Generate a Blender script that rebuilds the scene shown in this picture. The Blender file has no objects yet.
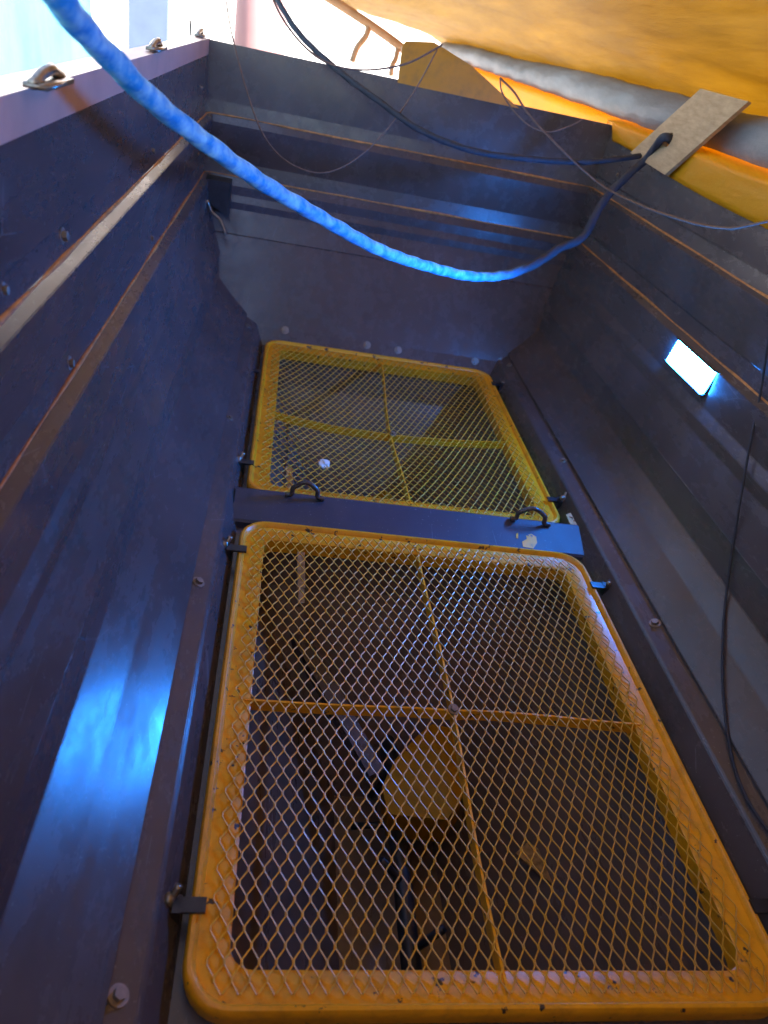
import bpy, bmesh, math, random
from mathutils import Vector, Matrix, Euler, noise
random.seed(7)
R = math.radians
sc = bpy.context.scene
col = sc.collection

# ---------------------------------------------------------------- camera
CAM = Vector((-0.42203, -0.43613, 1.07424))
ROT = Euler((0.991546, -0.186147, -0.084809), 'XYZ')
FPX = 741.263
cd = bpy.data.cameras.new('camera')
cam = bpy.data.objects.new('camera', cd)
col.objects.link(cam)
cam.location = CAM
cam.rotation_euler = ROT
cd.sensor_fit = 'VERTICAL'
cd.sensor_height = 36
cd.lens = FPX / 1024 * 36
cd.clip_start = .02
cd.clip_end = 400
cd.dof.use_dof = True
cd.dof.focus_distance = 1.6
cd.dof.aperture_fstop = 4.2
sc.camera = cam
MR = ROT.to_matrix()


def at(px, py, t=None, **k):
    """world point seen at a pixel at depth t, or on a plane X=/Y=/Z="""
    d = MR @ Vector(((px - 384) / FPX, -(py - 512) / FPX, -1))
    if t is None:
        (ax, v), = k.items()
        i = 'XYZ'.index(ax)
        t = (v - CAM[i]) / d[i]
    return CAM + d * t


# ---------------------------------------------------------------- sky, sun, exposure
SUN = Vector((.62, -.42, .66)).normalized()      # towards the sun
w = bpy.data.worlds.new('World')
sc.world = w
w.use_nodes = True
nt = w.node_tree
sky = nt.nodes.new('ShaderNodeTexSky')
sky.sky_type = 'NISHITA'
sky.sun_disc = False
sky.sun_elevation = math.asin(SUN.z)
sky.sun_rotation = math.atan2(SUN.x, SUN.y)
nt.links.new(sky.outputs[0], nt.nodes['Background'].inputs[0])
nt.nodes['Background'].inputs[1].default_value = .085
sl = bpy.data.lights.new('sun', 'SUN')
sl.energy = 4.8
sl.angle = R(.5)
sl.color = (1, .93, .84)
so = bpy.data.objects.new('sun', sl)
col.objects.link(so)
so.location = (5, -4, 8)
so.rotation_euler = (-SUN).to_track_quat('-Z', 'Y').to_euler()
sc.view_settings.view_transform = 'Standard'
sc.view_settings.look = 'None'
sc.view_settings.gamma = 1
sc.view_settings.exposure = 3.1


# ---------------------------------------------------------------- materials
def lin(c):
    return tuple(c) + (1,) if len(c) == 3 else tuple(c)


class NB:
    def __init__(s, name):
        s.m = bpy.data.materials.new(name)
        s.m.use_nodes = True
        s.t = s.m.node_tree
        s.b = s.t.nodes['Principled BSDF']
        s.tc = s.t.nodes.new('ShaderNodeTexCoord').outputs['Object']

    def n(s, typ, **k):
        o = s.t.nodes.new(typ)
        for a, v in k.items():
            setattr(o, a, v)
        return o

    def l(s, a, b):
        s.t.links.new(a, b)

    def mapped(s, scale=(1, 1, 1), rot=(0, 0, 0)):
        m = s.n('ShaderNodeMapping')
        m.inputs['Scale'].default_value = scale
        m.inputs['Rotation'].default_value = rot
        s.l(s.tc, m.inputs[0])
        return m.outputs[0]

    def noise(s, scale, detail=4, rough=.55, vec=None):
        o = s.n('ShaderNodeTexNoise')
        o.inputs['Scale'].default_value = scale
        o.inputs['Detail'].default_value = detail
        o.inputs['Roughness'].default_value = rough
        s.l(vec or s.tc, o.inputs['Vector'])
        return o.outputs[0]

    def ramp(s, f, p0, p1, c0=(0, 0, 0), c1=(1, 1, 1)):
        o = s.n('ShaderNodeValToRGB')
        e = o.color_ramp.elements
        e[0].position, e[1].position = p0, p1
        e[0].color, e[1].color = lin(c0), lin(c1)
        s.l(f, o.inputs[0])
        return o.outputs[0]

    def mix(s, f, a, b, mode='MIX'):
        o = s.n('ShaderNodeMix', data_type='RGBA', blend_type=mode)
        for sock, v in ((o.inputs[0], f), (o.inputs[6], a), (o.inputs[7], b)):
            if isinstance(v, (int, float)):
                sock.default_value = v
            elif isinstance(v, tuple):
                sock.default_value = lin(v)
            else:
                s.l(v, sock)
        return o.outputs[2]

    def bump(s, f, strength=.2, dist=.002):
        o = s.n('ShaderNodeBump')
        o.inputs['Strength'].default_value = strength
        o.inputs['Distance'].default_value = dist
        s.l(f, o.inputs['Height'])
        s.l(o.outputs[0], s.b.inputs['Normal'])


def paint(name, base, rough=(.25, .5), dust=(.10, .09, .08), dusta=.22, scratch=True, bumpy=.15, spec=.5):
    k = NB(name)
    n1 = k.noise(3.2, 6, .6)
    c = k.mix(k.ramp(n1, .3, .7), tuple(x * .75 for x in base), tuple(x * 1.25 for x in base))
    dn = k.noise(9, 8, .7, k.mapped((1, .35, 1)))
    f = k.ramp(dn, .52, .8, (0, 0, 0), (dusta,) * 3)
    c = k.mix(f, c, dust)
    if scratch:
        v = k.n('ShaderNodeTexVoronoi', feature='DISTANCE_TO_EDGE')
        v.inputs['Scale'].default_value = 5
        k.l(k.mapped((1, .25, 1), (.3, .5, .5)), v.inputs['Vector'])
        sn = k.noise(14, 3)
        sf = k.ramp(v.outputs[0], .0008, .0022, (1, 1, 1), (0, 0, 0))
        sf2 = k.mix(1.0, sf, k.ramp(sn, .52, .6, (0, 0, 0), (.45, .45, .45)), 'MULTIPLY')
        c = k.mix(sf2, c, (.25, .26, .28))
        sp = k.noise(160, 2, .5)
        c = k.mix(k.ramp(sp, .69, .74, (0, 0, 0), (.5, .5, .5)), c, (.22, .22, .22))
    k.l(c, k.b.inputs['Base Color'])
    r = k.ramp(k.noise(11, 8, .7, k.mapped((1.4, .5, 1.4))), .3, .7, (rough[0],) * 3, (rough[1],) * 3)
    k.l(r, k.b.inputs['Roughness'])
    k.b.inputs['Specular IOR Level'].default_value = spec
    rs = k.ramp(k.noise(19, 9, .72, k.mapped((1, .6, .35))), .68, .75, (0, 0, 0), (.35, .35, .35))
    k.l(k.mix(rs, c, (.13, .055, .02)), k.b.inputs['Base Color'])
    b1 = k.n('ShaderNodeBump'); b1.inputs['Strength'].default_value = .35; b1.inputs['Distance'].default_value = .012
    k.l(k.noise(2.6, 2, .4), b1.inputs['Height'])
    b2 = k.n('ShaderNodeBump'); b2.inputs['Strength'].default_value = bumpy; b2.inputs['Distance'].default_value = .0006
    k.l(k.noise(240, 3, .6), b2.inputs['Height'])
    k.l(b1.outputs[0], b2.inputs['Normal']); k.l(b2.outputs[0], k.b.inputs['Normal'])
    return k.m


def chipped(name, base, chips=(.05, .03, .02), thr=.66, rough=(.3, .5)):
    k = NB(name)
    c = k.mix(k.ramp(k.noise(7, 6), .3, .7), tuple(x * .82 for x in base), base)
    c = k.mix(k.ramp(k.noise(25, 8, .7), .48, .75, (0, 0, 0), (.5, .5, .5)), c, (.22, .10, .02))
    ch = k.ramp(k.noise(38, 5, .62), thr, thr + .02)
    c = k.mix(ch, c, chips)
    k.l(c, k.b.inputs['Base Color'])
    k.l(k.ramp(k.noise(12, 5), .3, .7, (rough[0],) * 3, (rough[1],) * 3), k.b.inputs['Roughness'])
    k.bump(k.noise(90, 4), .25, .001)
    return k.m


def plain(name, base, rough=.5, metal=0, var=.25, scale=20, bumpy=.1):
    k = NB(name)
    c = k.mix(k.ramp(k.noise(scale, 5), .3, .7), tuple(x * (1 - var) for x in base), tuple(min(1, x * (1 + var)) for x in base))
    k.l(c, k.b.inputs['Base Color'])
    k.b.inputs['Roughness'].default_value = rough
    k.b.inputs['Metallic'].default_value = metal
    k.bump(k.noise(scale * 6, 3), bumpy, .001)
    return k.m


M = {}
M['navy'] = paint('navy_black_paint', (.080, .062, .064), (.17, .36))
M['beam'] = paint('beam_paint', (.040, .036, .060), (.48, .62))
M['under'] = paint('inner_chute_paint', (.16, .10, .075), (.22, .42), (.12, .08, .05), .5)
M['yellow'] = chipped('yellow_frame_paint', (.90, .37, .006), thr=.635)
M['mesh'] = chipped('worn_yellow_mesh', (.85, .44, .04), (.66, .38, .09), .52)
M['deflect'] = chipped('dull_orange_paint', (.42, .17, .003), thr=.7, rough=(.55, .7))
M['deflect'].node_tree.nodes['Principled BSDF'].inputs['Specular IOR Level'].default_value = .08
M['plate'] = chipped('yellow_plate_paint', (.62, .24, .008), thr=.78)
M['rust'] = plain('rusty_edge', (.50, .20, .05), .65, 0, .4, 60)
M['brownrib'] = plain('dull_brown_rib', (.16, .085, .05), .65, 0, .4, 40)
M['bolt'] = plain('dull_zinc', (.27, .21, .17), .45, .6, .3, 50)
M['darkmetal'] = plain('dark_steel', (.05, .045, .05), .4, .5, .3, 40)
M['clip'] = plain('worn_clip_steel', (.30, .24, .19), .35, .8, .4, 80)
M['rail'] = plain('primer_pink_rail', (.62, .36, .28), .34, 0, .12, 9, .05)
M['rope_dark'] = plain('dark_rope', (.03, .032, .045), .8, 0, .3, 80)
M['cord'] = plain('brown_cord', (.15, .085, .06), .8, 0, .3, 80)
M['wood'] = NB('raw_board')
k = M['wood']
c = k.mix(k.ramp(k.noise(6, 7, .65, k.mapped((3, 3, 14), (.4, .3, .2))), .3, .7), (.30, .19, .10), (.47, .32, .19))
c = k.mix(k.ramp(k.noise(11, 5), .55, .75, (0, 0, 0), (.6, .6, .6)), c, (.22, .15, .10))
k.l(c, k.b.inputs['Base Color'])
k.b.inputs['Roughness'].default_value = .75
k.bump(k.noise(30, 6), .3, .003)
M['wood'] = k.m
# rope: bright blue with paler flecks
k = NB('blue_rope_fibre')
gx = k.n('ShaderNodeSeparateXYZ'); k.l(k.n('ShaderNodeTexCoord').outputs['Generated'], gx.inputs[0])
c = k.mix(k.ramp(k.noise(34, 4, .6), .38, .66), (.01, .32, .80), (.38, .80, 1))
c = k.mix(k.ramp(gx.outputs[0], .52, .72), c, (.035, .035, .05))  # right end darkened in the colour, standing in for shade under the tarp
k.l(c, k.b.inputs['Base Color'])
k.b.inputs['Roughness'].default_value = .7
k.bump(k.noise(150, 4), .4, .002)
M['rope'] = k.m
# tarps: thin translucent fabric lit through by the sun


def fabric(name, c0, c1, trans, wr=(1, .12, 1), rough=.6, scale=9):
    k = NB(name)
    v = k.mapped(wr)
    n = k.noise(scale, 8, .68, v)
    c = k.mix(k.ramp(n, .3, .7), c0, c1)
    k.l(c, k.b.inputs['Base Color'])
    k.b.inputs['Roughness'].default_value = rough
    k.bump(k.noise(scale * .8, 9, .6, v), .7, .035)
    if trans:
        tr = k.n('ShaderNodeBsdfTranslucent')
        k.l(c, tr.inputs[0])
        mx = k.n('ShaderNodeMixShader')
        mx.inputs[0].default_value = trans
        k.l(k.b.outputs[0], mx.inputs[1])
        k.l(tr.outputs[0], mx.inputs[2])
        k.l(mx.outputs[0], k.t.nodes['Material Output'].inputs[0])
    return k.m


M['tarp'] = fabric('orange_tarp', (.24, .150, .015), (.37, .245, .038), .56, (1, .2, 1), .6, 8)
M['tarpgrey'] = fabric('grey_fabric', (.15, .16, .18), (.26, .27, .30), .2, (1, .3, 1), .55, 7)
M['skirt'] = fabric('yellow_skirt', (.85, .44, .004), (.95, .52, .01), .6, (1, .3, 1), .5, 5)
k = NB('lamp_lens')
k.b.inputs['Base Color'].default_value = (.8, .9, 1, 1)
k.b.inputs['Emission Color'].default_value = (.02, .24, 1, 1)
k.b.inputs['Emission Strength'].default_value = 78
M['lens'] = k.m
M['ground'] = plain('dusty_ground', (.33, .29, .25), .9, 0, .2, 1.5)
M['white'] = plain('white_wall', (.80, .78, .77), .8, 0, .04, .8)
M['pink'] = plain('pale_pink_post', (.24, .13, .13), .7, 0, .05, 2)
M['cyan'] = fabric('pale_blue_sheeting', (.012, .10, .17), (.05, .19, .26), 0, (1, 1, .4), .6, 1.6)
M['greycol'] = plain('blue_grey_column', (.05, .075, .15), .7, 0, .1, 6)
M['brownpipe'] = plain('brown_pipe', (.45, .24, .12), .6, 0, .2, 10)
M['paper'] = plain('crumpled_paper', (.75, .75, .74), .8, 0, .1, 60)
M['tag'] = plain('orange_card', (.62, .34, .14), .7, 0, .15, 40)
M['ink'] = plain('dark_ink', (.05, .03, .02), .7)


# ---------------------------------------------------------------- helpers
def tagp(o, label=None, cat=None, group=None, kind=None):
    if label: o['label'] = label
    if cat: o['category'] = cat
    if group: o['group'] = group
    if kind: o['kind'] = kind
    return o


def empty(name, loc, label, cat, group=None):
    o = bpy.data.objects.new(name, None)
    col.objects.link(o)
    o.location = loc
    o.empty_display_size = .05
    return tagp(o, label, cat, group)


def link(name, bm, mat, parent=None, smooth=False, bevel=0, seg=2):
    """bm is in world coordinates; parented objects keep their world place"""
    if bevel:
        bmesh.ops.bevel(bm, geom=[e for e in bm.edges if e.is_manifold and e.calc_face_angle(0) > .5], offset=bevel,
                        segments=seg, affect='EDGES', clamp_overlap=True)
    bmesh.ops.recalc_face_normals(bm, faces=bm.faces)
    me = bpy.data.meshes.new(name)
    org = Vector((0, 0, 0))
    if parent is None:
        vs = [v.co for v in bm.verts]
        org = Vector((sum(v.x for v in vs) / len(vs), sum(v.y for v in vs) / len(vs), min(v.z for v in vs)))
        bmesh.ops.translate(bm, verts=bm.verts, vec=-org)
    else:
        pw = Vector((0, 0, 0))
        q = parent
        while q:
            pw += q.location
            q = q.parent
        vs = [v.co for v in bm.verts]
        org = Vector((sum(v.x for v in vs) / len(vs), sum(v.y for v in vs) / len(vs), min(v.z for v in vs)))
        bmesh.ops.translate(bm, verts=bm.verts, vec=-org)
        org = org - pw
    bm.to_mesh(me)
    bm.free()
    if smooth:
        me.polygons.foreach_set('use_smooth', [True] * len(me.polygons))
    me.materials.append(mat)
    o = bpy.data.objects.new(name, me)
    col.objects.link(o)
    o.parent = parent
    o.location = org
    return o


def box(bm, x0, x1, y0, y1, z0, z1, mat=None):
    vs = [bm.verts.new(Vector((x, y, z))) for x in (x0, x1) for y in (y0, y1) for z in (z0, z1)]
    if mat is not None:
        for v in vs: v.co = mat @ v.co
    for f in ((0, 1, 3, 2), (4, 6, 7, 5), (0, 4, 5, 1), (2, 3, 7, 6), (0, 2, 6, 4), (1, 5, 7, 3)):
        bm.faces.new([vs[i] for i in f])
    return vs


def catmull(pts, n=8):
    pts = [Vector(p) for p in pts]
    P = [pts[0] * 2 - pts[1]] + pts + [pts[-1] * 2 - pts[-2]]
    out = []
    for i in range(1, len(P) - 2):
        a, b, c, d = P[i - 1:i + 3]
        for j in range(n):
            t = j / n
            out.append(.5 * ((2 * b) + (c - a) * t + (2 * a - 5 * b + 4 * c - d) * t * t + (3 * b - a - 3 * c + d) * t ** 3))
    out.append(pts[-1])
    return out


def tube(bm, pts, rad, sides=8, cap=True, rfun=None, lobes=0):
    pts = [Vector(p) for p in pts]
    rings = []
    up = None
    s = 0
    for i, p in enumerate(pts):
        if i: s += (p - pts[i - 1]).length
        d = (pts[min(i + 1, len(pts) - 1)] - pts[max(i - 1, 0)]).normalized()
        if up is None:
            up = d.orthogonal().normalized()
        up = (up - d * up.dot(d)).normalized()
        sd = d.cross(up)
        r = rfun(s, i / (len(pts) - 1)) if rfun else rad
        ring = []
        for j in range(sides):
            a = 2 * math.pi * j / sides
            rr = r
            if lobes:
                rr = r * (.88 + .17 * abs(math.cos(lobes / 2 * a + s * 34)))
            ring.append(bm.verts.new(p + (up * math.cos(a) + sd * math.sin(a)) * rr))
        rings.append(ring)
    for a, b in zip(rings, rings[1:]):
        for j in range(sides):
            bm.faces.new((a[j], a[(j + 1) % sides], b[(j + 1) % sides], b[j]))
    if cap:
        bm.faces.new(rings[0][::-1])
        bm.faces.new(rings[-1])


def interp(tab, z):
    for (z0, a), (z1, b) in zip(tab, tab[1:]):
        if z <= z1:
            t = (z - z0) / (z1 - z0)
            return a + (b - a) * t
    return tab[-1][1]


# ---------------------------------------------------------------- the hopper
hopper = empty('spreader_hopper', (0, 1, -.9),
               'deep dark navy painted steel hopper with stepped side walls, holding both yellow mesh grates', 'hopper')
SX = [(-.03, .461), (.034, .4915), (.038, .496), (.055, .534), (.064, .531), (.12, .598), (.17, .6505), (.246, .662), (.252, .656), (.375, .706), (.498, .715), (.512, .739),
      (.556, .746), (.562, .740), (.699, .718), (.709, .7385), (.748, .746), (.754, .740), (.93, .752)]
SY = [(-.03, 2.345), (.03, 2.385), (.315, 2.535), (.318, 2.545), (.425, 2.585), (.482, 2.585), (.512, 2.60), (.56, 2.605),
      (.684, 2.59), (.709, 2.602), (.752, 2.606), (.93, 2.61)]
ZS = sorted(set([a for a, _ in SX] + [a for a, _ in SY]))
YN = -1.15     # near end of the hopper, behind the camera


def subdivided_strip(bm, rows, nseg, wob=0):
    """rows: list of (start, end) point pairs; makes a gridded sheet with slight sheet-metal waviness"""
    g = []
    for a, b in rows:
        a, b = Vector(a), Vector(b)
        r = []
        for i in range(nseg + 1):
            p = a.lerp(b, i / nseg)
            r.append(bm.verts.new(p))
        g.append(r)
    for r0, r1 in zip(g, g[1:]):
        for i in range(nseg):
            bm.faces.new((r0[i], r0[i + 1], r1[i + 1], r1[i]))


for s in (-1, 1):
    bm = bmesh.new()
    subdivided_strip(bm, [((s * interp(SX, z), YN, z), (s * interp(SX, z), interp(SY, z), z)) for z in ZS], 1)
    # round the soft fold
    es = [e for e in bm.edges if all(abs(v.co.z - .375) < 1e-4 for v in e.verts)]
    bmesh.ops.bevel(bm, geom=es, offset=.03, segments=14, affect='EDGES')
    es = [e for e in bm.edges if abs((e.verts[0].co - e.verts[1].co).y) > 2 and not e.is_boundary]
    bmesh.ops.bevel(bm, geom=es, offset=.0025, segments=2, affect='EDGES', clamp_overlap=True)
    o = link('side_wall', bm, M['navy'], hopper)
    md = o.modifiers.new('thickness', 'SOLIDIFY')
    md.thickness = .003
    md.offset = 0
bm = bmesh.new()
subdivided_strip(bm, [((-interp(SX, z), interp(SY, z), z), (interp(SX, z), interp(SY, z), z)) for z in ZS], 1)
es = [e for e in bm.edges if all(abs(v.co.z - .425) < 1e-4 for v in e.verts)]
bmesh.ops.bevel(bm, geom=es, offset=.025, segments=12, affect='EDGES')
o = link('back_wall', bm, M['navy'], hopper)
md = o.modifiers.new('thickness', 'SOLIDIFY')
md.thickness = .003
md.offset = 0
bm = bmesh.new()
subdivided_strip(bm, [((-interp(SX, z), YN, z), (interp(SX, z), YN, z)) for z in ZS], 1)
o = link('front_wall', bm, M['navy'], hopper)
md = o.modifiers.new('thickness', 'SOLIDIFY')
md.thickness = .003
# outer shell: rim top and outside of the body
bm = bmesh.new()
for x0, x1, y0, y1 in ((.754, .80, YN, 2.60), (-.80, -.754, YN, 2.60)):
    box(bm, x0, x1, y0, y1, .6, .926)
box(bm, -.80, .80, 2.614, 2.66, -.7, .928)
link('outer_frame', bm, M['navy'], hopper)

# rusty seam beads along the two joints: they turn the back corners in one run
for z, r in ((.709, .0036), (.512, .0033)):
    x, y = interp(SX, z) - .002, interp(SY, z) - .002
    c = .022
    pts = [(-x, YN, z), (-x, y - c, z), (-x + c * .3, y - c * .3, z), (-x + c, y, z), (x - c, y, z), (x - c * .3, y - c * .3, z),
           (x, y - c, z), (x, YN, z)]
    bm = bmesh.new()
    out = []
    for a, b in zip(pts, pts[1:]):
        a, b = Vector(a), Vector(b)
        n = max(1, int((b - a).length / .06))
        for i in range(n):
            q = a.lerp(b, i / n)
            out.append(q + Vector((0, 0, .0022 * noise.noise(q * 6))))
    out.append(Vector(pts[-1]))
    tube(bm, out, r, 6, rfun=lambda s, u, r=r: r * (1 + .9 * noise.noise(Vector((s * 7, z * 9, 0)))))
    link('seam_edge', bm, M['rust'], hopper, True)

# floor plate around the grates, with two openings
bm = bmesh.new()
zt, zb = -.030, -.036
for x0, x1, y0, y1 in ((-.47, -.425, YN, 2.36), (.425, .47, YN, 2.36), (-.425, .425, YN, .02), (-.425, .425, 2.315, 2.36),
                       (-.425, .425, 1.09, 1.25)):
    box(bm, x0, x1, y0, y1, zb, zt)
link('floor_plate', bm, M['navy'], hopper)

# cross beam between the grates
bm = bmesh.new()
prof = [(1.113, -.032), (1.113, -.012), (1.118, -.006), (1.226, .016), (1.233, .014), (1.233, -.032)]
xs = [(-.475, 0), (.515, 1)]
rings = []
for x, e in xs:
    rings.append([bm.verts.new((x - (.03 * (1.233 - y) / .12 if e else 0), y, z)) for y, z in prof])
for i in range(len(prof)):
    j = (i + 1) % len(prof)
    bm.faces.new((rings[0][i], rings[0][j], rings[1][j], rings[1][i]))
bm.faces.new(rings[0])
bm.faces.new(rings[1][::-1])
beam = link('cross_beam', bm, M['beam'], hopper, bevel=.0012)
# worn yellow patch on the beam
def blotch(pts, name, mat, parent, thick=.0012):
    bm = bmesh.new()
    n = (pts[1] - pts[0]).cross(pts[2] - pts[1]).normalized()
    if n.z < 0: n = -n
    a = [bm.verts.new(q + n * .0006) for q in pts]
    b = [bm.verts.new(q + n * thick) for q in pts]
    bm.faces.new(a)
    bm.faces.new(b)
    for i in range(len(pts)):
        j = (i + 1) % len(pts)
        bm.faces.new((a[i], a[j], b[j], b[i]))
    return link(name, bm, mat, parent)


def onbeam(px, py):
    # beam top slopes: z = -.006 + (y-1.118)*.2037
    lo, hi = 0.0, 3.0
    for _ in range(40):
        m = (lo + hi) / 2
        p = at(px, py, m)
        if p.z > -.006 + (p.y - 1.118) * .2037: lo = m
        else: hi = m
    return at(px, py, (lo + hi) / 2)


blotch([onbeam(*q) for q in ((523, 547), (522, 542), (527, 539), (526, 536), (531, 534), (536, 537), (537, 543), (533, 549), (529, 548))],
       'bare_paint_patch', M['yellow'], beam)
blotch([onbeam(*q) for q in ((516, 534), (518, 533), (518, 539), (516, 538))], 'bare_paint_patch', M['yellow'], beam)
# lifting loops on the beam
for (a, t, b) in (((291, 497), (303, 482), (317, 500)), ((515, 521), (530, 508), (543, 526))):
    A, B = onbeam(*a), onbeam(*b)
    mid = (A + B) / 2
    H = .05
    pts = [A + Vector((-.016, 0, .006)), A + Vector((0, 0, .010)), A.lerp(mid, .12) + Vector((0, .0, H * .62)), mid + Vector((0, 0, H)),
           B.lerp(mid, .12) + Vector((0, 0, H * .62)), B + Vector((0, 0, .010)), B + Vector((.018, 0, .006))]
    bm = bmesh.new()
    tube(bm, catmull(pts, 6), .0065, 8)
    link('lifting_loop', bm, M['navy'], beam, True)

# top rail on the left wall with its latches
bm = bmesh.new()
prof = [(-.749, .885), (-.746, .885), (-.746, .933), (-.788, .936), (-.788, .90), (-.785, .90), (-.785, .932), (-.749, .930)]
rings = [[bm.verts.new((x, y, z)) for x, z in prof] for y in (YN, 2.64)]
for i in range(len(prof)):
    j = (i + 1) % len(prof)
    bm.faces.new((rings[0][i], rings[0][j], rings[1][j], rings[1][i]))
bm.faces.new(rings[0]); bm.faces.new(rings[1][::-1])
rail = link('top_rail', bm, M['rail'], hopper, bevel=.001)
for px, py in ((48, 84), (156, 49), (197, 35)):
    c = at(px, py, Z=.938)
    c.x = max(c.x, -.768)
    bm = bmesh.new()
    box(bm, c.x - .012, c.x + .016, c.y - .06, c.y + .06, .937, .943)
    tube(bm, catmull([c + Vector((0, -.06, .004)), c + Vector((0, -.03, .012)), c + Vector((.004, 0, .017)), c + Vector((0, .03, .012)),
                      c + Vector((0, .06, .004))], 4), .007, 7)
    link('latch', bm, M['clip'], rail, True)
bm = bmesh.new()
c = at(193, 30, Z=.95)
tube(bm, [at(191, 36, Y=2.55), at(190, 20, Y=2.55)], .004, 6)
link('rail_pin', bm, M['darkmetal'], rail)

# yellow plate on the back rim
bm = bmesh.new()
P = [at(398, 80, Y=2.606), at(520, 106, Y=2.606), at(500, 92, Y=2.606), at(472, 66, Y=2.606), at(434, 42, Y=2.606), at(406, 41, Y=2.606), at(402, 46, Y=2.606)]
P[0].z = P[1].z = .92
a = [bm.verts.new(p + Vector((0, -.004, 0))) for p in P]
b = [bm.verts.new(p + Vector((0, .004, 0))) for p in P]
bm.faces.new(a); bm.faces.new(b[::-1])
for i in range(len(P)):
    j = (i + 1) % len(P)
    bm.faces.new((a[i], b[i], b[j], a[j]))
yp = link('end_plate', bm, M['plate'], hopper)
tagp(yp, 'yellow painted plate standing on the back rim')


def bolt(pos, nrm, r=.010, mat='bolt', parent=None, name='bolt'):
    nrm = Vector(nrm).normalized()
    q = nrm.to_track_quat('Z', 'Y').to_matrix()
    bm = bmesh.new()

    def disc(r0, r1, h0, h1, n, dome=False):
        lo = [bm.verts.new(pos + q @ Vector((math.cos(a) * r0, math.sin(a) * r0, h0))) for a in [2 * math.pi * i / n for i in range(n)]]
        hi = [bm.verts.new(pos + q @ Vector((math.cos(a) * r1, math.sin(a) * r1, h1))) for a in [2 * math.pi * i / n for i in range(n)]]
        bm.faces.new(lo[::-1]); bm.faces.new(hi)
        for i in range(n):
            bm.faces.new((lo[i], lo[(i + 1) % n], hi[(i + 1) % n], hi[i]))
    disc(r, r * .94, 0, r * .16, 20)
    disc(r * .58, r * .55, r * .16, r * .62, 6)
    return link(name, bm, M[mat], parent if parent is not None else hopper)


for s in (-1, 1):
    for y in (.004, .79, 1.545, 2.31):
        if s > 0 and y < .5: continue
        bolt(Vector((s * .520, y, .050)), (-s * .42, 0, .9), .0145 if y < 1 else .0115)
# back wall bolts
def onback(px, py):
    lo, hi = 0.0, 6.0
    for _ in range(50):
        m = (lo + hi) / 2
        p = at(px, py, m)
        if p.y < interp(SY, p.z): lo = m
        else: hi = m
    return at(px, py, (lo + hi) / 2)
for b in ((285, 330), (367, 345), (398, 350), (475, 361), (501, 361)):
    bolt(onback(*b) + Vector((0, -.002, 0)), (0, -.88, .46), .0155, 'bolt' if b[0] < 500 else 'clip')
def onside(px, py):
    lo, hi = 0.0, 6.0
    for _ in range(50):
        m = (lo + hi) / 2
        p = at(px, py, m)
        if abs(p.x) < interp(SX, p.z): lo = m
        else: hi = m
    return at(px, py, (lo + hi) / 2)
for b, r in (((62, 236), .011), ((152, 151), .009), ((69, 363), .010), ((151, 239), .009), ((3, 290), .008), ((197, 154), .009), ((202, 167), .009),
             ((100, 20), 0), ((201, 88), .009), ((203, 102), .009), ((618, 175), .008), ((595, 241), .008)):
    if r:
        q = onside(*b)
        bolt(q, (-1 if q.x > 0 else 1, 0, .1), r * 1.25)

# dark gusset block in the left back corner
bm = bmesh.new()
x, y = -.728, 2.58
vs = box(bm, -.728, -.635, 2.50, 2.585, .385, .505)
for v in vs:
    if v.co.z < .45 and v.co.x < -.7: v.co.z += .05
link('corner_gusset', bm, M['darkmetal'], hopper, bevel=.003)
bm = bmesh.new()
tube(bm, catmull([at(207, 200, Y=2.46), at(212, 212, Y=2.46), at(220, 220, Y=2.45), at(226, 235, Y=2.44)], 5), .006, 6)
link('gusset_rod', bm, M['clip'], hopper, True)

# clips that hold down the grates
def clip(px, py, z, side, sc_=1.0):
    p = at(px, py, Z=z)
    e = tagp(bpy.data.objects.new('grate_clip', None))
    col.objects.link(e)
    e.parent = hopper
    e.location = p - hopper.location
    e.empty_display_size = .02
    s = side
    bm = bmesh.new()
    box(bm, p.x - .020 * sc_, p.x + .022 * sc_, p.y - .011, p.y + .011, p.z + .002, p.z + .007)
    box(bm, p.x + s * .018 - .006, p.x + s * .018 + .006, p.y - .013, p.y + .013, p.z - .03, p.z + .008)
    link('clip_plate', bm, M['darkmetal'], e, bevel=.001)
    bm = bmesh.new()
    q = p + Vector((s * .030, .004, 0))
    tube(bm, [q + Vector((0, 0, -.02)), q + Vector((0, 0, .018))], .008, 8)
    tube(bm, catmull([q + Vector((-.012, -.012, .020)), q + Vector((-.005, -.004, .012)), q + Vector((0, 0, .010)), q + Vector((.006, .006, .014)),
                      q + Vector((.012, .014, .024))], 3), .006, 7)
    link('wing_nut', bm, M['clip'], e, True)


clip(190, 907, .004, -1)
clip(237, 550, .004, -1)
clip(598, 587, .004, 1)
clip(762, 908, .004, 1)
clip(496, 385, .004, 1, .9)
clip(553, 501, .004, 1, .9)
clip(255, 372, .002, -1, .6)
clip(249, 464, .002, -1, .6)

# chutes below the openings
for (y0, y1, yb0, yb1) in ((.03, 1.08, .32, .80), (1.26, 2.31, 1.55, 2.02)):
    bm = bmesh.new()
    top = [(-.44, y0), (.44, y0), (.44, y1), (-.44, y1)]
    midr = [(-.40, y0 + .02), (.40, y0 + .02), (.40, y1 - .02), (-.40, y1 - .02)]
    bot = [(-.13, yb0), (.13, yb0), (.13, yb1), (-.13, yb1)]
    loops = [[bm.verts.new((x, y, z)) for x, y in L] for L, z in ((top, -.037), (midr, -.16), (bot, -.66))]
    for a, b in zip(loops, loops[1:]):
        for i in range(4):
            j = (i + 1) % 4
            bm.faces.new((a[i], a[j], b[j], b[i]))
    bm.faces.new(loops[-1])
    o = link('chute', bm, M['under'], hopper)
    md = o.modifiers.new('thickness', 'SOLIDIFY')
    md.thickness = .004
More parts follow.
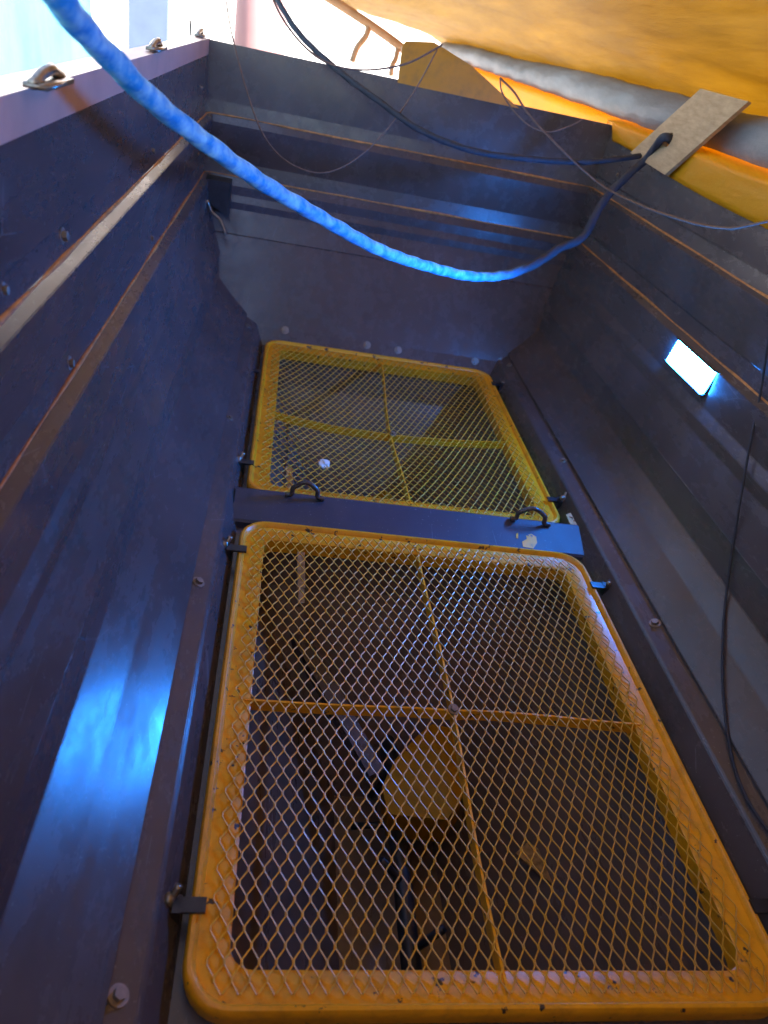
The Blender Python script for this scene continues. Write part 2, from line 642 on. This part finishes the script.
# stiffener fins on the chute, a stand-in for a brown reflection, and bright edge strips seen through the mesh
def bar(p0, p1, w_, h_, name, mat, parent=hopper):
    p0, p1 = Vector(p0), Vector(p1)
    d = (p1 - p0)
    q = d.to_track_quat('Y', 'Z').to_matrix().to_4x4()
    bm = bmesh.new()
    box(bm, -w_ / 2, w_ / 2, 0, d.length, -h_ / 2, h_ / 2, Matrix.Translation(p0) @ q)
    return link(name, bm, mat, parent, bevel=min(w_, h_) * .15)


bar(at(262, 572, Z=-.22), at(375, 775, Z=-.40), .045, .03, 'chute_rib', M['navy'])
bar(at(560, 560, Z=-.20), at(470, 700, Z=-.42), .13, .012, 'chute_rib', M['brownrib'])  # wide brown bar, its colour standing in for a warm reflection
bar(at(300, 372, Z=-.15), at(345, 440, Z=-.38), .02, .03, 'chute_rib', M['brownrib'])
# agitator shafts and deflectors
for y0, y1 in ((.06, 1.06), (1.28, 2.29)):
    bm = bmesh.new()
    tube(bm, [(0, y0, -.52), (0, y1, -.52)], .022, 14)
    for i in range(6):
        y = y0 + .12 + i * .15
        a = i * 1.1
        tube(bm, [(0, y, -.52), (math.cos(a) * .11, y, -.52 + math.sin(a) * .11)], .009, 7)
    link('agitator_shaft', bm, M['darkmetal'], hopper, True)
def deflector(cx, cy, z, wx, wy, h, name='deflector'):
    bm = bmesh.new()
    a = [bm.verts.new(v) for v in ((cx - wx, cy - wy, z), (cx + wx, cy - wy, z), (cx + wx, cy + wy, z), (cx - wx, cy + wy, z))]
    r = [bm.verts.new((cx, cy - wy * .75, z + h)), bm.verts.new((cx, cy + wy * .75, z + h))]
    bm.faces.new((a[0], a[1], r[0])); bm.faces.new((a[1], a[2], r[1], r[0])); bm.faces.new((a[2], a[3], r[1]))
    bm.faces.new((a[3], a[0], r[0], r[1])); bm.faces.new(a[::-1])
    return link(name, bm, M['deflect'], hopper, bevel=.012)


bm = bmesh.new()
tp_ = [at(*q, Z=-.42) for q in ((418, 735), (432, 724), (452, 728), (460, 765), (462, 798), (447, 820), (388, 814), (382, 786), (395, 760))]
a = [bm.verts.new(p_) for p_ in tp_]
b = [bm.verts.new(Vector((p_.x + .02, p_.y + .02, -.54))) for p_ in tp_]
bm.faces.new(a); bm.faces.new(b[::-1])
for i in range(len(a)):
    bm.faces.new((a[i], b[i], b[(i + 1) % len(a)], a[(i + 1) % len(a)]))
link('gearbox_cover', bm, M['deflect'], hopper, bevel=.03, seg=5)
bar(at(522, 848, Z=-.38), at(568, 886, Z=-.36), .05, .006, 'reflection_plate', M['clip'])  # pale plate added to imitate a reflection low in the chute
deflector(.02, 1.62, -.36, .10, .17, .10)


# ---------------------------------------------------------------- grates
def rrect(hx, hy, r, n=7):
    pts = []
    for cx, cy, a0 in ((hx - r, hy - r, 0), (-hx + r, hy - r, 90), (-hx + r, -hy + r, 180), (hx - r, -hy + r, 270)):
        for i in range(n + 1):
            a = R(a0 + 90 * i / n)
            pts.append((cx + r * math.cos(a), cy + r * math.sin(a)))
    return pts


def grate(yc, hy, label, sag, skew, ybar, seed):
    g = empty('mesh_grate', (0, yc, -.04), label, 'grate', None)
    hx = .45
    bm = bmesh.new()
    prof = [(.002, -.028), (0, -.006), (.0015, .002), (.005, .006), (.010, .0065), (.0135, .003), (.0165, -.004), (.058, -.0065), (.061, -.009),
            (.061, -.044), (.0575, -.044), (.0575, -.0105), (.018, -.008), (.012, -.028)]
    rings = []
    for d, z in prof:
        rings.append([bm.verts.new((x, y + yc, z)) for x, y in rrect(hx - d, hy - d, max(.066 - d * .55, .02))])
    n = len(rings[0])
    for i in range(len(prof)):
        j = (i + 1) % len(prof)
        for k_ in range(n):
            m_ = (k_ + 1) % n
            bm.faces.new((rings[i][k_], rings[i][m_], rings[j][m_], rings[j][k_]))
    fr = link('frame', bm, M['yellow'], g)
    fr.data.polygons.foreach_set('use_smooth', [True] * len(fr.data.polygons))
    fr.data.set_sharp_from_angle(angle=R(40))

    def zs(x, y):   # sag of the sheet
        u, v = x / .40, (y - yc) / (hy - .05)
        if abs(u) >= 1 or abs(v) >= 1: return 0
        f = (1 - u * u) * (1 - v * v)
        return -sag * f + .0016 * noise.noise(Vector((x * 5, y * 5, seed)))

    # stiffener bars under the mesh
    for k_ in range(2):
        bm = bmesh.new()
        N = 16
        pr = []
        for i in range(N + 1):
            t = i / N * 2 - 1
            if k_ == 0:
                x, y = .005 * math.sin(t * 4 + seed), yc + t * (hy - .03)
            else:
                x, y = t * (hx - .05), ybar + .006 * math.sin(t * 3 + 1) - .004 * math.exp(-t * t * 80)
            z = zs(x, y) - .0015 - (.0015 if k_ else 0)
            wx, wy = (.0022, 0) if k_ == 0 else (0, .0022)
            pr.append([bm.verts.new((x - wx, y - wy, z)), bm.verts.new((x + wx, y + wy, z)),
                       bm.verts.new((x + wx, y + wy, z - .026)), bm.verts.new((x - wx, y - wy, z - .026))])
        for a, b in zip(pr, pr[1:]):
            for i in range(4):
                j = (i + 1) % 4
                bm.faces.new((a[i], a[j], b[j], b[i]))
        bm.faces.new(pr[0]); bm.faces.new(pr[-1][::-1])
        link('stiffener_bar', bm, M['yellow'], g)
    bolt(Vector((.003, ybar, zs(0, ybar) + .001)), (0.1, -.3, 1), .012, 'bolt', g, 'centre_bolt')

    # expanded metal: zigzag strands meeting at knuckles
    bm = bmesh.new()
    PX, PY = .02329 / 2, .0221
    K = int(.425 / PX)
    J = int(hy / PY)
    lim_x, lim_y, rc = .4275, hy - .0205, .046

    def inside(x, y):
        ax, ay = abs(x), abs(y)
        if ax > lim_x or ay > lim_y: return False
        if ax > lim_x - rc and ay > lim_y - rc:
            return (ax - lim_x + rc) ** 2 + (ay - lim_y + rc) ** 2 < rc * rc
        return True

    def flush(run):
        if len(run) < 2: return
        hw, hh = .00100, .0012
        rs = []
        for i, (x, y, e) in enumerate(run):
            X, Y = x, y + yc
            X += skew * .010 * math.sin((y / hy + 1) * 2.2) * (1 - (x / .44) ** 2)
            Y += skew * .014 * math.sin(x * 5.0) * (1 - (y / hy) ** 2)
            z = zs(X, Y) + e * .0016
            a = run[max(0, i - 1)]; b = run[min(len(run) - 1, i + 1)]
            d = Vector((b[0] - a[0], b[1] - a[1], 0)).normalized()
            s_ = Vector((d.y, -d.x, 0)) * hw
            c_ = Vector((X, Y, z))
            rs.append([bm.verts.new(c_ - s_ + Vector((0, 0, hh))), bm.verts.new(c_ + s_ + Vector((0, 0, hh * .3))),
                       bm.verts.new(c_ + s_ + Vector((0, 0, -hh))), bm.verts.new(c_ - s_ + Vector((0, 0, -hh * .6)))])
        for a, b in zip(rs, rs[1:]):
            for i in range(4):
                j = (i + 1) % 4
                bm.faces.new((a[i], a[j], b[j], b[i]))
        bm.faces.new(rs[0]); bm.faces.new(rs[-1][::-1])

    for kx in range(-K, K):
        run = []
        for j in range(-J, J + 1):
            even = (kx + j) % 2 == 0
            cx = (kx if even else kx + 1) * PX
            off = .0009 if even else -.0009
            for dy in (-.0038, .0038):
                x, y = cx + off, j * PY + dy
                if inside(x, y):
                    run.append((x, y, .5 if even else -.5))
                else:
                    flush(run); run = []
        flush(run)
    link('wire_mesh', bm, M['mesh'], g)
    return g


L1 = 1.1066
grate(L1 / 2, L1 / 2, 'larger looking yellow framed mesh grate nearest the viewer, with a bolt where its bars cross', .002, .15, .536, 1.3)
grate(1.2316 + 1.1026 / 2, 1.1026 / 2, 'yellow framed mesh grate further back against the end wall, its mesh sagging', .034, 1.0, 1.74, 4.7)

# rods standing below the mesh
for a, b in (((301, 552), (303, 594)), ((289, 466), (292, 492))):
    p0 = at(*a, Z=-.02); p1 = at(*b, Z=-.03) + Vector((0, 0, -.0))
    p = bmesh.new()
    q0, q1 = p0 + Vector((0, 0, -.004)), Vector((p1.x, p1.y, -.06))
    d = q1 - q0
    mt = Matrix.Translation(q0) @ d.to_track_quat('Y', 'Z').to_matrix().to_4x4()
    box(p, -.009, .009, 0, d.length * .72, -.006, .006, mt)
    box(p, -.007, .007, d.length * .72, d.length, -.012, .004, mt)
    link('hinge_strap', p, M['clip'], beam, bevel=.001)

# ---------------------------------------------------------------- small loose things
bm = bmesh.new()
bmesh.ops.create_icosphere(bm, subdivisions=3, radius=.018)
pc = at(325, 464, Z=-.012)
for v in bm.verts:
    v.co = v.co * (1 + .55 * noise.noise(v.co * 90)) 
    v.co.z *= .6
    v.co += pc
tagp(link('paper_scrap', bm, M['paper']), 'small crumpled white scrap of paper lying on the back grate', 'scrap')
tp = [at(*q, Z=.012) for q in ((566, 515), (575, 511), (582, 523), (572, 529))]
bm = bmesh.new()
a = [bm.verts.new(p_) for p_ in tp]; b = [bm.verts.new(p_ + Vector((0, 0, .0016))) for p_ in tp]
bm.faces.new(a); bm.faces.new(b)
for i in range(4):
    bm.faces.new((a[i], a[(i + 1) % 4], b[(i + 1) % 4], b[i]))
tg = link('card_tag', bm, M['tag'])
tagp(tg, 'small orange card with dark marks beside the far grate\'s corner clip', 'tag')
bm = bmesh.new()
c0 = sum(tp, Vector()) / 4 + Vector((0, 0, .002))
for pts in ([(-.012, .008), (-.004, .004), (-.007, -.004)], [(0, .010), (.003, -.002), (.010, -.004)], [(-.006, -.012), (.002, -.012)]):
    tube(bm, [c0 + Vector((x, y, .0008)) for x, y in pts], .0014, 5)
link('ink_marks', bm, M['ink'], tg)

# ---------------------------------------------------------------- work lamp on the right wall
lamp = empty('work_lamp', (.70, 1.42, .44), 'slim glowing blue-white lamp fixed to the right wall under the seam', 'lamp')
# frame of reference on the wall: between z=.375 (x .706) and .482 (x .724)
ang = math.atan2(.018, .107)
lc = sum((at(*q, X=.705) for q in ((678, 340), (715, 373), (703, 395), (667, 359))), Vector()) / 4
mt = Matrix.Translation((.716, lc.y, lc.z)) @ Matrix.Rotation(ang, 4, 'Y')
bm = bmesh.new()
box(bm, -.008, .008, -.120, .120, -.037, .033, mt)
box(bm, -.020, -.008, -.120, .120, -.037, -.034, mt)
box(bm, -.020, -.008, -.120, .120, .032, .035, mt)  # both lips added to keep lamp light off the floor and ledge
link('housing', bm, M['darkmetal'], lamp, bevel=.005)
bm = bmesh.new()
box(bm, -.0125, -.0085, -.114, .114, -.032, .031, mt)
link('lens', bm, M['lens'], lamp, bevel=.002)
# dark cable hanging down the right wall
pts = [onside(*q) + Vector((-.012, 0, .004)) for q in ((775, 322), (764, 395), (754, 445), (741, 520), (731, 590), (727, 640), (728, 700), (737, 760), (752, 800), (775, 835))]
bm = bmesh.new()
tube(bm, catmull(pts, 8), .0030, 7)
tagp(link('cable', bm, M['rope_dark'], None, True), 'thin dark cable hanging down the right wall past the lamp', 'cable')

# ---------------------------------------------------------------- rolled cover along the right rim
cover = empty('roll_cover', (.85, 2.5, .9), 'orange tarpaulin cover stretched overhead above the right wall with its grey roll', 'tarpaulin')
Y0, Y1 = -2.2, 8.3
bm = bmesh.new()
g = []
NU, NV = 60, 90
for i in range(NU + 1):
    u = i / NU
    row = []
    for j in range(NV + 1):
        v = j / NV
        y = Y0 + (Y1 - Y0) * v ** 1.0
        slope = .44 + (.10 - .44) * min(1, max(0, (y - 1) / 7.0))
        x = .885 - 1.45 * u
        z = 1.060 + min(1, u * 18) * .022 + 1.45 * u * slope + .05 * math.sin(u * math.pi) * (1 - v)
        wv = noise.noise(Vector((x * 3 + y * .8, y * .5, 0))) * .03 + noise.noise(Vector((x * 9 + y * 2.4, y * 1.2, 5))) * .010
        z += wv * min(1, u * 12 + .15)
        z += .006 * math.sin(y * 5) * (1 - min(1, u * 10))
        row.append(bm.verts.new((x, y, z)))
    g.append(row)
for x_, z_ in ((.915, 1.045), (.93, 1.01)):
    g.insert(0, [bm.verts.new((x_, v.co.y, z_)) for v in g[0]])
for r0, r1 in zip(g, g[1:]):
    for j in range(NV):
        bm.faces.new((r0[j], r0[j + 1], r1[j + 1], r1[j]))
o = link('cover_sheet', bm, M['tarp'], cover, True)
md = o.modifiers.new('thickness', 'SOLIDIFY'); md.thickness = .0015
# grey roll
bm = bmesh.new()
pts = [(.855 + .01 * math.sin(y * 1.7), y, 1.008 + .006 * math.sin(y * 2.3)) for y in [Y0 + .04 * i for i in range(int((Y1 - .6 - Y0) / .04))]]
tube(bm, pts, .068, 20, rfun=lambda s, u: .066 + .003 * noise.noise(Vector((s * 2.5, 0, 0))))
for v in bm.verts:
    v.co += Vector((1, 0, .6)) * (.012 * noise.noise(Vector((v.co.x * 8, v.co.y * 4 + v.co.z * 14, v.co.z * 12))) + .006 * noise.noise(Vector((v.co.x * 20, v.co.y * 11 + v.co.z * 40, v.co.z * 25))))
link('grey_roll', bm, M['tarpgrey'], cover, True)
# yellow skirt hanging beneath the roll over the rim
bm = bmesh.new()
lowpx = [(574, 128), (618, 143), (634, 152), (666, 175), (704, 197), (735, 213), (768, 229), (860, 290)]
low = [at(x, y, X=.737) for x, y in lowpx]
low.sort(key=lambda p_: p_.y)
ys = [Y0 + .06 * i for i in range(int((Y1 - 1 - Y0) / .06))]
g = []
for y in ys:
    if y <= low[0].y: zl = low[0].z
    elif y >= low[-1].y: zl = low[-1].z
    else:
        for a, b in zip(low, low[1:]):
            if a.y <= y <= b.y:
                zl = a.z + (b.z - a.z) * (y - a.y) / (b.y - a.y)
                break
    if 2.56 < y < 2.70: zl = .938
    elif y >= 2.70: zl = .78
    row = []
    for k_ in range(9):
        t = k_ / 8
        x = .83 - (.095 if y < 2.7 else .04) * min(1, t * 4) + .006 * noise.noise(Vector((y * 5, t * 2, 3))) * t
        row.append(bm.verts.new((x, y, .958 - .018 * min(1, t * 4) + (zl - .94) * max(0, (t - .25) / .75))))
    g.append(row)
for r0, r1 in zip(g, g[1:]):
    for k_ in range(8):
        bm.faces.new((r0[k_], r0[k_ + 1], r1[k_ + 1], r1[k_]))
o = link('cover_skirt', bm, M['skirt'], cover, True)
md = o.modifiers.new('thickness', 'SOLIDIFY'); md.thickness = .0015
# brown bow pipe beyond the back wall
bm = bmesh.new()
tube(bm, catmull([at(310, -14, Y=4.2), at(340, 5, Y=4.2), at(372, 26, Y=4.2), at(402, 48, Y=4.2), at(420, 66, Y=4.2)], 5), .022, 10)
tube(bm, catmull([at(369, 25, Y=4.2), at(366, 36, Y=4.18), at(357, 48, Y=4.16), at(352, 62, Y=4.15)], 5), .016, 8)
tube(bm, catmull([at(398, 46, Y=4.2), at(396, 58, Y=4.18), at(392, 66, Y=4.16), at(391, 76, Y=4.15)], 5), .014, 8)
tagp(link('cover_bow', bm, M['brownpipe'], None, True), 'brown bent pipe with hooked prongs behind the back wall', 'pipe')

# wooden board with a hole
bp = [at(633, 154, X=.722), at(668, 176, X=.722), at(752, 103, X=.757), at(704, 90, X=.757)]
hole = at(671, 141, X=.732)
bm = bmesh.new()
n = (bp[1] - bp[0]).cross(bp[2] - bp[1]).normalized()
if n.x > 0: n = -n
hc = hole
U = (bp[1] - bp[0]).normalized(); V = n.cross(U)
outl = []
for a, b in zip(bp, bp[1:] + bp[:1]):
    for i in range(6): outl.append(a.lerp(b, i / 6))
inn = []
for p_ in outl:
    d = p_ - hc
    d -= n * d.dot(n)
    inn.append(hc + d.normalized() * .022)
for th in (0,):
    f0 = [bm.verts.new(p_) for p_ in outl]; f1 = [bm.verts.new(p_ + n * .012) for p_ in outl]
    h0 = [bm.verts.new(p_ - n * (p_ - hc).dot(n) + n * (outl[0] - hc).dot(n)) for p_ in inn]
    h1 = [bm.verts.new(v.co + n * .012) for v in h0]
    m_ = len(outl)
    for i in range(m_):
        j = (i + 1) % m_
        bm.faces.new((f0[i], f0[j], h0[j], h0[i])); bm.faces.new((f1[i], h1[i], h1[j], f1[j]))
        bm.faces.new((f0[i], f1[i], f1[j], f0[j])); bm.faces.new((h0[i], h0[j], h1[j], h1[i]))
tagp(link('wooden_board', bm, M['wood']), 'bare wooden slat with a rope hole, leaning on the grey roll', 'board')

# ---------------------------------------------------------------- ropes and cords
def rope(name, spec, rad, mat, label, group=None, lobes=3, sides=22, cat='rope', tail=None, n=14):
    pts = [at(x, y, t) for x, y, t in spec] + (tail or [])
    bm = bmesh.new()
    tube(bm, catmull(pts, n), rad, sides, lobes=lobes, rfun=lambda s, u: rad * (1.04 - .22 * max(0, u - .4)) * (1 + .08 * noise.noise(Vector((s * 12, 1, 1)))))
    tagp(link(name, bm, mat, None, True), label, cat, group)


hw = hole
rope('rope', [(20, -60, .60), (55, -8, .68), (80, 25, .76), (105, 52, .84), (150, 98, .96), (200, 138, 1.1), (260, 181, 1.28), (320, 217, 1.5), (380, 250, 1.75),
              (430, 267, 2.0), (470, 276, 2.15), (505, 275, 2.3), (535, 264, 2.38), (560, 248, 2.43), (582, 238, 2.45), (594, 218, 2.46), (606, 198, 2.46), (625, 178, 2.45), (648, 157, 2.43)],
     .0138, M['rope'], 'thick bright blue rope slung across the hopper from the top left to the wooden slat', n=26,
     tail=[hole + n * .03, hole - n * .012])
rope('rope', [(262, -30, 2.6), (282, 8, 2.55), (303, 38, 2.5), (340, 72, 2.42), (380, 102, 2.36), (420, 130, 2.33), (470, 150, 2.32), (520, 158, 2.34), (575, 162, 2.38), (610, 160, 2.4),
              (640, 156, 2.45)], .0092, M['rope_dark'], 'slimmer dark blue rope hanging across the back wall to the slat\'s lower end')
rope('cord', [(222, -30, 2.36), (226, 0, 2.36), (232, 35, 2.36), (245, 85, 2.36), (262, 132, 2.36), (285, 160, 2.36), (318, 173, 2.36), (350, 163, 2.36), (385, 132, 2.36),
              (415, 90, 2.36), (437, 50, 2.36)], .0025, M['cord'], 'thin brown cord drooping in a deep U before the back wall', None, 0, 6, 'cord')
rope('cord', [(266, -20, 2.36), (280, 14, 2.36), (303, 45, 2.36), (330, 64, 2.36), (365, 70, 2.36), (405, 64, 2.36), (437, 48, 2.36), (442, 44, 2.36)], .0034, M['cord'],
     'thin brown cord running level across the bright gap to the yellow plate', None, 0, 6, 'cord')
rope('cord', [(500, 78, 2.36), (502, 92, 2.36), (513, 110, 2.36), (530, 126, 2.36), (550, 132, 2.36), (572, 125, 2.36), (583, 119, 2.36)], .0025, M['cord'],
     'short thin brown cord looped just under the yellow skirt', None, 0, 6, 'cord')
rope('cord', [(500, 78, 2.36), (514, 92, 2.36), (530, 116, 2.36), (562, 150, 2.36), (600, 184, 2.36), (640, 205, 2.2), (690, 222, 1.95), (725, 228, 1.8), (745, 226, 1.7), (790, 215, 1.55), (850, 190, 1.4)], .0034, M['cord'],
     'long thin dark cord sagging from the grey roll along the right wall', None, 0, 6, 'cord')

# ---------------------------------------------------------------- surroundings
bm = bmesh.new()
bmesh.ops.create_grid(bm, x_segments=4, y_segments=4, size=150)
bmesh.ops.translate(bm, verts=bm.verts, vec=(0, 60, -2.2))
g_ = link('ground', bm, M['ground'])
g_['kind'] = 'structure'
bm = bmesh.new()
box(bm, -14, 16, 12, 12.4, -2.2, 6)
tagp(link('shed_wall', bm, M['white'], bevel=.02), 'sunlit white wall far behind the hopper', 'wall')
bm = bmesh.new()
g = []
for i in range(41):
    y = -3 + 10.2 * i / 40
    g.append([bm.verts.new((-2.25 + .03 * math.sin(y * 9) + .04 * noise.noise(Vector((y, z_, 0))), y, z_)) for z_ in [-2.2 + .3 * q for q in range(12)]])
for a, b in zip(g, g[1:]):
    for i in range(11): bm.faces.new((a[i], a[i + 1], b[i + 1], b[i]))
o = link('blue_sheeting', bm, M['cyan'], None, True)
md = o.modifiers.new('thickness', 'SOLIDIFY'); md.thickness = .02
tagp(o, 'pale blue sheeting hung beyond the left rim, washed out by the sun', 'sheet')
bm = bmesh.new()
a, b = at(128, 0, Y=9.0), at(168, 0, Y=9.0)
box(bm, a.x, b.x, 9.0, 9.3, -2.2, 4)
tagp(link('grey_column', bm, M['greycol'], bevel=.02), 'blue-grey column standing beyond the left back corner', 'column')
bm = bmesh.new()
a, b = at(236, 0, Y=10.0), at(289, 0, Y=10.0)
cx, r_ = (a.x + b.x) / 2, (b.x - a.x) / 2
tube(bm, [(cx, 10, -2.2), (cx, 10, 4)], r_, 32)
tagp(link('pink_post', bm, M['pink'], None, True), 'round pale pink post behind the middle of the back wall', 'post')
